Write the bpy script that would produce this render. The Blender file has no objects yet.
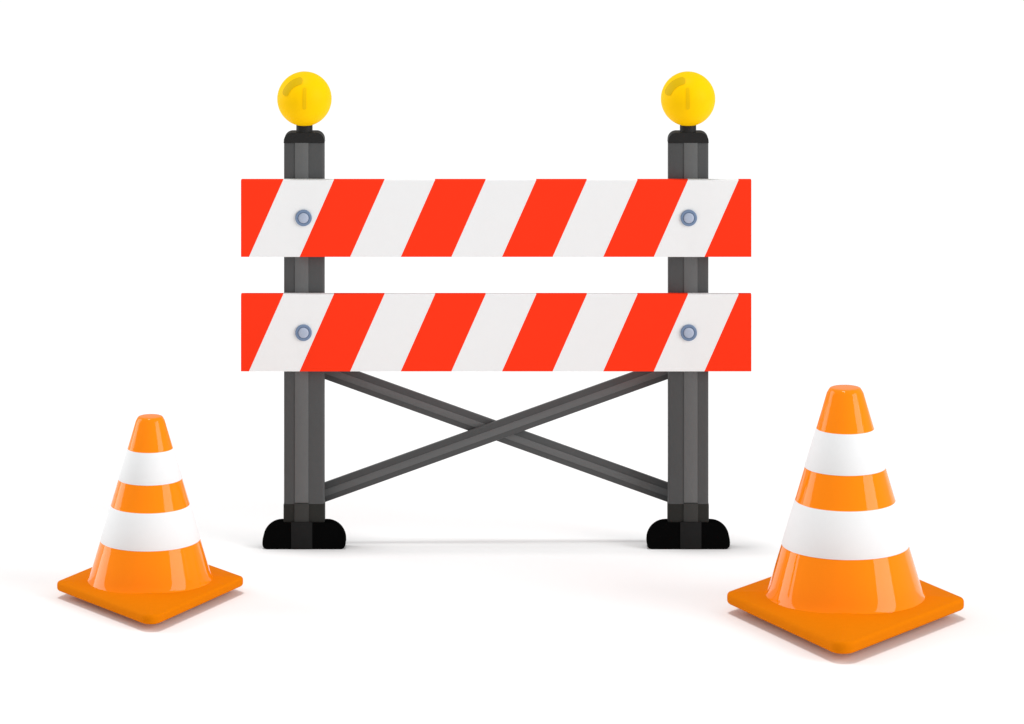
import bpy, bmesh, math
from mathutils import Vector, Matrix
S = bpy.context.scene
C = S.collection
R = math.radians

# ------------------------------------------------------------------ materials
def mat(name, col, rough=0.6, spec=0.1, coat=0.0, coat_rough=0.08, emit=0.0, metallic=0.0, mottle=0.03, scale=60, bump=0.0):
    m = bpy.data.materials.new(name); m.use_nodes = True
    nt = m.node_tree; N = nt.nodes; L = nt.links
    b = N['Principled BSDF']
    b.inputs['Roughness'].default_value = rough
    b.inputs['Specular IOR Level'].default_value = spec
    b.inputs['Metallic'].default_value = metallic
    b.inputs['Coat Weight'].default_value = coat
    b.inputs['Coat Roughness'].default_value = coat_rough
    b.inputs['Coat IOR'].default_value = 1.3
    tc = N.new('ShaderNodeTexCoord')
    no = N.new('ShaderNodeTexNoise'); no.inputs['Scale'].default_value = scale; no.inputs['Detail'].default_value = 4
    L.new(tc.outputs['Object'], no.inputs['Vector'])
    mx = N.new('ShaderNodeMix'); mx.data_type = 'RGBA'
    mx.inputs[6].default_value = (*[c*(1-mottle) for c in col], 1)
    mx.inputs[7].default_value = (*[min(1, c*(1+mottle)) for c in col], 1)
    L.new(no.outputs['Fac'], mx.inputs[0]); L.new(mx.outputs[2], b.inputs['Base Color'])
    if bump:
        bp = N.new('ShaderNodeBump'); bp.inputs['Strength'].default_value = bump; bp.inputs['Distance'].default_value = 0.001
        n2 = N.new('ShaderNodeTexNoise'); n2.inputs['Scale'].default_value = 400
        L.new(tc.outputs['Object'], n2.inputs['Vector']); L.new(n2.outputs['Fac'], bp.inputs['Height']); L.new(bp.outputs[0], b.inputs['Normal'])
    if emit:
        b.inputs['Emission Color'].default_value = (*col, 1); b.inputs['Emission Strength'].default_value = emit
    return m

M = {}
M['ground'] = mat('white_floor', (0.89, 0.89, 0.89), 0.9, 0.0, mottle=0.004, scale=3)
M['orange'] = mat('orange_pvc', (0.97, 0.240, 0.0008), 0.55, 0.0, coat=1.0, coat_rough=0.03, mottle=0.015)
M['orange_base'] = mat('orange_rubber_base', (0.70, 0.180, 0.001), 0.75, 0.02, mottle=0.03, bump=0.1)
M['band'] = mat('reflective_white_sleeve', (0.79, 0.795, 0.80), 0.8, 0.0, mottle=0.01)
M['post'] = mat('grey_post_paint', (0.078, 0.080, 0.081), 0.55, 0.12, mottle=0.05)
M['rib'] = mat('grey_rib_paint', (0.127, 0.130, 0.131), 0.55, 0.12, mottle=0.05)  # lighter grey for the painted highlight on posts and braces
M['collar'] = mat('dark_collar', (0.022, 0.022, 0.020), 0.55, 0.1, mottle=0.05)
M['collar_rib'] = mat('dark_collar_rib', (0.043, 0.043, 0.041), 0.55, 0.1, mottle=0.05)  # collar's share of the post highlight, put into the colour
M['cap'] = mat('dark_cap', (0.019, 0.019, 0.019), 0.5, 0.1, mottle=0.05)
M['rubber'] = mat('black_rubber', (0.0028, 0.0028, 0.0028), 0.85, 0.0, mottle=0.1)
M['rubber_rib'] = mat('black_rubber_rib', (0.017, 0.017, 0.017), 0.85, 0.0, mottle=0.1)  # lighter black for the highlight painted on the feet
M['globe'] = mat('yellow_globe', (0.80, 0.47, 0.0), 0.5, 0.05, emit=0.24, mottle=0.005)
M['globe_arc'] = mat('dark_yellow_arc', (0.57, 0.365, 0.002), 0.5, 0.05, emit=0.2, mottle=0.005)  # glint on the globe, put into the colour
M['filament'] = mat('dark_yellow_filament', (0.68, 0.41, 0.002), 0.5, 0.05, emit=0.2, mottle=0.005)
M['washer'] = mat('blue_steel', (0.17, 0.24, 0.37), 0.5, 0.2, mottle=0.03)
M['bolt'] = mat('pale_steel', (0.40, 0.46, 0.58), 0.45, 0.2, mottle=0.03)

def stripes():
    m = mat('red_white_sheeting', (0.84, 0.85, 0.855), 0.6, 0.0, mottle=0.008)
    nt = m.node_tree; N = nt.nodes; L = nt.links; b = N['Principled BSDF']
    tc = N.new('ShaderNodeTexCoord'); sp = N.new('ShaderNodeSeparateXYZ'); L.new(tc.outputs['Object'], sp.inputs[0])
    def ma(op, a, c):
        n = N.new('ShaderNodeMath'); n.operation = op
        for i, v in enumerate((a, c)):
            if isinstance(v, (int, float)): n.inputs[i].default_value = v
            else: L.new(v, n.inputs[i])
        return n.outputs[0]
    # object origin: left end, board mid height. mid-height boundary red/white at x0, slant 34.2/77
    x = ma('SUBTRACT', sp.outputs[0], ma('MULTIPLY', sp.outputs[2], 34.2/77))
    x = ma('SUBTRACT', x, (266.6-241.5)/400)
    fr = ma('FRACT', ma('DIVIDE', ma('ADD', x, 10*101.0/400), 101.0/400), 0)
    s = ma('GREATER_THAN', fr, 0.5)
    mx = N.new('ShaderNodeMix'); mx.data_type = 'RGBA'
    old = b.inputs['Base Color'].links[0].from_socket
    L.new(s, mx.inputs[0]); L.new(old, mx.inputs[6]); mx.inputs[7].default_value = (0.98, 0.042, 0.0125, 1)
    L.new(mx.outputs[2], b.inputs['Base Color'])
    return m
M['stripes'] = stripes()

# ------------------------------------------------------------------ helpers
def obj(name, bm, m, parent=None, loc=None, smooth=False):
    me = bpy.data.meshes.new(name)
    bmesh.ops.recalc_face_normals(bm, faces=bm.faces)
    bm.to_mesh(me); bm.free()
    if smooth:
        for p in me.polygons: p.use_smooth = True
        me.set_sharp_from_angle(angle=R(38))
    me.materials.append(m)
    o = bpy.data.objects.new(name, me); C.objects.link(o)
    if parent: o.parent = parent
    if loc: o.location = loc
    return o
def thing(name, label, cat, loc, rz=0, group=None):
    o = bpy.data.objects.new(name, None); C.objects.link(o)
    o.empty_display_size = 0.1
    o.location = loc; o.rotation_euler = (0, 0, rz)
    o['label'] = label; o['category'] = cat
    if group: o['group'] = group
    return o
def box(bm, x0, x1, y0, y1, z0, z1, bev=0.0, seg=3):
    r = bmesh.ops.create_cube(bm, size=1)
    for v in r['verts']:
        v.co = Vector((x0 if v.co.x < 0 else x1, y0 if v.co.y < 0 else y1, z0 if v.co.z < 0 else z1))
    if bev:
        es = list({e for v in r['verts'] for e in v.link_edges})
        bmesh.ops.bevel(bm, geom=es, offset=bev, segments=seg, affect='EDGES', profile=0.5)
def lathe(bm, prof, n=96, close_top=True, close_bot=True):
    rings = []
    for r, z in prof:
        rings.append([bm.verts.new((r*math.cos(2*math.pi*i/n), r*math.sin(2*math.pi*i/n), z)) for i in range(n)])
    for a, b in zip(rings, rings[1:]):
        for i in range(n): bm.faces.new((a[i], a[(i+1) % n], b[(i+1) % n], b[i]))
    if close_bot: bm.faces.new(rings[0])
    if close_top: bm.faces.new(rings[-1])
def extrude_y(bm, pts, y0, y1, bev=0.0):
    a = [bm.verts.new((x, y0, z)) for x, z in pts]; b = [bm.verts.new((x, y1, z)) for x, z in pts]
    n = len(pts); f1 = bm.faces.new(a); f2 = bm.faces.new(b[::-1])
    for i in range(n): bm.faces.new((a[i], a[(i+1) % n], b[(i+1) % n], b[i]))
    if bev:
        bmesh.ops.bevel(bm, geom=list(f1.edges)+list(f2.edges), offset=bev, segments=3, affect='EDGES', profile=0.5)
def arc(cx, cz, r, a0, a1, n=10):
    return [(cx+r*math.cos(R(a0+(a1-a0)*i/n)), cz+r*math.sin(R(a0+(a1-a0)*i/n))) for i in range(n+1)]

# ------------------------------------------------------------------ camera (level, rising-front style shift)
F, HOR, CD, CH = 4000.0, -455.0, 10.0, 2.51
cam = bpy.data.cameras.new('camera'); co = bpy.data.objects.new('camera', cam); C.objects.link(co)
co.location = (0, -CD, CH); co.rotation_euler = (R(90), 0, 0)
cam.sensor_width = 36; cam.lens = 36*F/1024
cam.shift_y = -(362-HOR)/1024
cam.clip_start = 0.1; cam.clip_end = 2000
S.camera = co
def hz(py, Y):  # height above ground for an image row at depth Y
    return CH - (py-HOR)/F*(Y+CD)

# ------------------------------------------------------------------ setting
bm = bmesh.new()
bmesh.ops.create_grid(bm, x_segments=8, y_segments=8, size=150)
g = obj('ground', bm, M['ground']); g['kind'] = 'structure'

# ------------------------------------------------------------------ barricade
k = 1/400
BX = (496.2-512)*k
bar = thing('road_barricade', 'tall barricade with two red and white striped boards on grey posts topped by yellow lamps', 'barricade', (BX, 0, 0))
BY0, BY1 = -0.020, 0.0            # boards
PY0, PY1 = 0.003, 0.040           # posts
W = 0.5*(751-241.5)*k
def zz(py, Y): return hz(py, Y)
# boards
for (t, b_) in ((180, 257), (294.3, 371.5)):
    zt, zb = zz(t, BY0), zz(b_, BY0)
    bm = bmesh.new(); h = (zt-zb)/2
    box(bm, 0, 2*W, BY0, BY1, -h, h, 0.0012, 2)
    bd = obj('striped_board', bm, M['stripes'], bar, (-W, 0, (zt+zb)/2))
PX = 0.5*(688.3-304)*k
KP = (PY0+CD)/CD   # posts stand a touch farther than the boards' face
def build_post():
    z0, z1 = zz(523, PY0)-0.004, zz(141, PY0)
    zc = zz(503, PY0)
    w = 0.0505
    bm = bmesh.new(); box(bm, -w, w, PY0, PY1, z0, z1, 0.006, 3)
    return bm, z0, z1, zc, w
def mb(f): bm = bmesh.new(); f(bm); return bm
for s in (-1, 1):
    bm, z0, z1, zc, w = build_post()
    x = s*PX*KP
    p = obj('post', bm, M['post'], bar, (x, 0, 0), True)
    # raised strip, painted lighter as a highlight, sits a little to the outer side of each post
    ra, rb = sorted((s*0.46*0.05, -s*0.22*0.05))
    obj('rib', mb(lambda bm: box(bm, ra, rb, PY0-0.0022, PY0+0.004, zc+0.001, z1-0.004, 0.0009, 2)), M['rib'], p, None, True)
    c = obj('collar', mb(lambda bm: box(bm, -w-0.0012, w+0.0012, PY0-0.0012, PY1+0.0012, z0+0.002, zc, 0.006, 3)), M['collar'], p, None, True)
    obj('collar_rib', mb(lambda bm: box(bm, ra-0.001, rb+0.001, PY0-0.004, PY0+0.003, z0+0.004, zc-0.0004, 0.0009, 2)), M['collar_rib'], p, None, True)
    # cap with rounded shoulders
    ct, cb = zz(132.5, PY0), zz(143, PY0)
    rr = 0.021
    pts = arc(w-rr, ct-rr, rr, 0, 90) + arc(-w+rr, ct-rr, rr, 90, 180) + [(-w-0.0005, cb), (w+0.0005, cb)]
    pts = [(a*1.003, b_) for a, b_ in pts]
    obj('post_cap', mb(lambda bm: extrude_y(bm, pts, PY0-0.003, PY1+0.003, 0.002)), M['cap'], p, None, True)
    # lamp
    yc = (PY0+PY1)/2
    rg = 27.2*k*1.003
    zc_ = zz(98.8, yc)
    bm = bmesh.new(); bmesh.ops.create_uvsphere(bm, u_segments=96, v_segments=64, radius=rg)
    lamp = obj('warning_lamp', bm, M['globe'], bar, (x, yc, zc_), True)
    bm = bmesh.new(); lathe(bm, [(0.0205, ct-0.004-zc_), (0.0205, -rg*0.955+0.004), (0.019, -rg*0.94+0.005)], 48)
    obj('lamp_neck', bm, M['cap'], lamp, None, True)
    # arc shaped glint painted in darker yellow, and the filament line, both lying on the globe
    def on_globe(u, v, lift): # u,v in px on the front
        X, Z = u*k - (BX+x)/CD*rg, v*k + (CH-zc_)/CD*rg
        d = math.sqrt(max(0, rg*rg-X*X-Z*Z)); vec = Vector((X, -d, Z)); return vec*(1+lift/rg)
    def ribbon(path, half):
        bm = bmesh.new(); top = []; 
        n = len(path)
        outer, inner = [], []
        for i, (u, v) in enumerate(path):
            a = Vector(path[max(0, i-1)]); b2 = Vector(path[min(n-1, i+1)]); t = (b2-a).normalized(); nn = Vector((-t.y, t.x))
            e = min(i, n-1-i)/(n-1)*plen(path)
            hw = half*math.sqrt(max(0.0, 1-max(0.0, 1-e/half)**2)) if e < half else half
            hw = max(hw, 0.05)
            outer.append((u+nn.x*hw, v+nn.y*hw)); inner.append((u-nn.x*hw, v-nn.y*hw))
        rows = []
        for (o_, i_) in zip(outer, inner):
            row = [bm.verts.new(on_globe(o_[0]+(i_[0]-o_[0])*j/6, o_[1]+(i_[1]-o_[1])*j/6, 0.0009)) for j in range(7)]
            rows.append(row)
        for a, b2 in zip(rows, rows[1:]):
            for j in range(6): bm.faces.new((a[j], a[j+1], b2[j+1], b2[j]))
        r = bmesh.ops.extrude_face_region(bm, geom=list(bm.faces))
        for v in [q for q in r['geom'] if isinstance(q, bmesh.types.BMVert)]: v.co = v.co*((rg-0.001)/(rg+0.0009))
        return bm
    def plen(path): return sum((Vector(b2)-Vector(a)).length for a, b2 in zip(path, path[1:]))
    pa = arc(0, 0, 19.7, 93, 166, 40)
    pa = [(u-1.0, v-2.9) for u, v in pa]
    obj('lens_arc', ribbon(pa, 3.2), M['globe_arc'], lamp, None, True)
    obj('filament', ribbon([(0, 10.5-21.5*i/30) for i in range(31)], 1.8), M['filament'], lamp, None, True)
    # foot: half-round rubber block, extruded front to back
    FY0, FY1 = -0.003, 0.041
    fw = 41.6*k*(FY0+CD)/CD
    zt = zz(523.0, FY0); zb = zz(549.2, FY0)
    r1, r2 = 0.048, 0.013
    pts = arc(fw-r1, zt-r1, r1, 0, 90) + arc(-fw+r1, zt-r1, r1, 90, 180) + arc(-fw+r2, r2, r2, 180, 270) + arc(fw-r2, r2, r2, 270, 360)
    ft = obj('foot', mb(lambda bm: extrude_y(bm, pts, FY0, FY1, 0.003)), M['rubber'], bar, (x, 0, 0), True)
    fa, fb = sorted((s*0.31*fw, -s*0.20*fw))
    obj('foot_rib', mb(lambda bm: box(bm, fa, fb, FY0-0.002, FY1+0.002, 0.001, zt+0.002, 0.0012, 2)), M['rubber_rib'], ft, None, True)  # raised strip whose lighter colour paints the foot's highlight
    # bolts
    for py in (218, 332.8):
        zb_ = zz(py, BY0-0.003)
        bm = bmesh.new(); lathe(bm, [(0.0195, 0), (0.0205, 0.0008), (0.0205, 0.0032), (0.0190, 0.0045), (0.0150, 0.0045), (0.0135, 0.003)], 48)
        bmesh.ops.rotate(bm, verts=bm.verts, cent=(0, 0, 0), matrix=Matrix.Rotation(R(90), 3, 'X'))
        bo = obj('bolt', bm, M['washer'], bar, (x, BY0-0.0002, zb_), True)
        bm = bmesh.new(); lathe(bm, [(0.0128, 0.0005), (0.0128, 0.005), (0.0118, 0.0062), (0.008, 0.0071), (0.003, 0.0075)], 48)
        bmesh.ops.rotate(bm, verts=bm.verts, cent=(0, 0, 0), matrix=Matrix.Rotation(R(90), 3, 'X'))
        obj('bolt_head', bm, M['bolt'], bo, None, True)
# crossed braces behind the posts
for s, Y0 in ((1, 0.056), (-1, 0.072)):
    sc = (Y0+CD)/CD
    zc = zz(431.2, Y0); ang = math.atan(0.3586)*s
    half = (PX+0.02)/math.cos(ang); hh = 9.2*k*sc
    bm = bmesh.new(); box(bm, -half, half, 0, 0.014, -hh, hh, 0.003, 2)
    br = obj('brace', bm, M['post'], bar, (0, Y0, zc), True); br.rotation_euler = (0, -ang, 0)
    ri = obj('brace_rib', mb(lambda bm: box(bm, -half, half, -0.0018, 0.003, -0.0145*0.62, 0.0145*0.5, 0.0008, 2)), M['rib'], br, None, True)  # raised strip with a highlight painted along the bar

# ------------------------------------------------------------------ traffic cones (measured on the large one)
G = 616.0; SC = F/(CH*F/(G-HOR))
def h(py): return (G-py)/SC
def make_cone(label, loc, rz, size):
    t = thing('traffic_cone', label, 'traffic cone', loc, rz, 'traffic cones in front of the barricade')
    t.scale = (size, size, size)
    rl, rd = 0.280, 0.436           # half diagonals across and front to back
    c = 0.021; th = 0.0285
    # plate outline with rounded corners
    def outline(inset, n=8):
        cs = [Vector((rl, 0)), Vector((0, rd)), Vector((-rl, 0)), Vector((0, -rd))]
        out = []
        for i in range(4):
            p, a, b = cs[i], cs[i-1], cs[(i+1) % 4]
            da = (a-p).normalized(); db = (b-p).normalized()
            r = 0.034 if i % 2 else 0.018
            half = math.acos(max(-1, min(1, da.dot(db))))/2
            rr = r
            cen = p + (da+db).normalized()*((rr)/math.sin(half))
            # arc from tangent on a side to tangent on b side
            t1 = p + da*(rr/math.tan(half)) - cen; t2 = p + db*(rr/math.tan(half)) - cen
            a1 = math.atan2(t1.y, t1.x); a2 = math.atan2(t2.y, t2.x)
            while a2-a1 > math.pi: a2 -= 2*math.pi
            while a2-a1 < -math.pi: a2 += 2*math.pi
            for j in range(n+1):
                a_ = a1+(a2-a1)*j/n
                out.append(cen+Vector((math.cos(a_), math.sin(a_)))*(rr-inset))
        return out
    bm = bmesh.new()
    lv = [(0.0105, c), (0.0058, c+0.0008), (0.0024, c+0.0036), (0.0004, c+0.0075), (0, c+0.011), (0, c+th-0.008), (0.0009, c+th-0.0045), (0.0026, c+th-0.0018), (0.0048, c+th)]
    rings = [[bm.verts.new((p.x, p.y, z)) for p in outline(i_)] for i_, z in lv]
    # gently rising top up to the cone
    for f_, dz in ((0.62, 0.004), (0.40, 0.007)):
        rings.append([bm.verts.new((p.x*f_, p.y*f_, c+th+dz)) for p in outline(0.006)])
    n = len(rings[0])
    for a, b in zip(rings, rings[1:]):
        for i in range(n): bm.faces.new((a[i], a[(i+1) % n], b[(i+1) % n], b[i]))
    bm.faces.new(rings[0]); bm.faces.new(rings[-1])
    base = obj('base_plate', bm, M['orange_base'], t, None, True)
    for a in range(4):
        bm = bmesh.new(); q = 0.40
        lathe(bm, [(0.018, 0), (0.02, 0.002), (0.02, c+0.001)], 24)
        an = (1, 0), (0, 1), (-1, 0), (0, -1)
        obj('rubber_pad', bm, M['orange_base'], base, (an[a][0]*rl*q, an[a][1]*rd*q, 0), True)
    # hollow looking body
    def rad(z): return (29.8+(431-(G-z*SC))*-0.297)/SC
    zb = c+th-0.002
    ztop = h(387.5)
    prof = [(rad(zb+0.02)+0.012, zb), (rad(zb+0.02)+0.0075, zb+0.006), (rad(zb+0.02)+0.003, zb+0.014), (rad(zb+0.03), zb+0.03)]
    for z in (0.15, 0.25, 0.35, 0.45): prof.append((rad(z), z))
    rt = rad(ztop)
    prof += [(rad(ztop-0.012), ztop-0.012), (rt-0.0012, ztop-0.004), (rt-0.004, ztop-0.0007), (rt-0.008, ztop+0.0003), (rt-0.016, ztop+0.0006), (rt-0.028, ztop+0.0008)]
    bm = bmesh.new(); lathe(bm, prof, 160)
    obj('cone_body', bm, M['orange'], t, None, True)
    for (za, zb2) in ((h(466.5), h(428)), (h(544), h(499.5))):
        bm = bmesh.new(); e = 0.0009
        lathe(bm, [(rad(za)-0.003, za), (rad(za)+e*0.6, za), (rad(za+0.001)+e, za+0.001), (rad(zb2-0.001)+e, zb2-0.001), (rad(zb2)+e*0.6, zb2), (rad(zb2)-0.003, zb2)], 160, False, False)
        obj('white_band', bm, M['band'], t, None, True)
    return t
def place(px, G_):
    d = CH*F/(G_-HOR); return ((px-512)/F*d, d-CD, 0)
make_cone('larger orange traffic cone with two white bands, at the right beside the barricade', place(845.2, 616), -R(5.6), 1.0)
make_cone('smaller orange traffic cone with two white bands, at the left of the barricade', place(150.3, 595.5), R(5.6), 0.80)

# ------------------------------------------------------------------ light
w = bpy.data.worlds.new('World'); S.world = w; w.use_nodes = True
w.node_tree.nodes['Background'].inputs[0].default_value = (1, 1, 1, 1)
w.node_tree.nodes['Background'].inputs[1].default_value = 0.50
def area(name, loc, target, sx, sy, power, shape='RECTANGLE'):
    l = bpy.data.lights.new(name, 'AREA'); l.shape = shape; l.size = sx
    if shape == 'RECTANGLE': l.size_y = sy
    l.energy = power
    o = bpy.data.objects.new(name, l); C.objects.link(o); o.location = loc
    o.rotation_euler = (Vector(target)-Vector(loc)).to_track_quat('-Z', 'Y').to_euler()
    return o
# added far-off disc light, nearly a sun: the faint soft shadow under the barricade, the crisp one under the cone bases
area('overhead_lamp', (-9, -3, 130), (-9, -3, 0), 23, 23, 73000, 'DISK')
def az(a, d, z): return (d*math.sin(R(a)), -d*math.cos(R(a)), z)
area('side_softbox_right', az(62, 28, 10.5), (0, 0, 0.3), 15, 21, 5200)
area('side_softbox_left', az(-108, 28, 10.5), (0, 0, 0.3), 16, 21, 3800)

# ------------------------------------------------------------------ render
S.render.engine = 'CYCLES'
S.cycles.samples = 256
S.cycles.use_denoising = True
S.cycles.max_bounces = 8
S.render.resolution_x = 1024; S.render.resolution_y = 724
S.view_settings.view_transform = 'Standard'; S.view_settings.look = 'None'
S.view_settings.exposure = 0; S.view_settings.gamma = 1
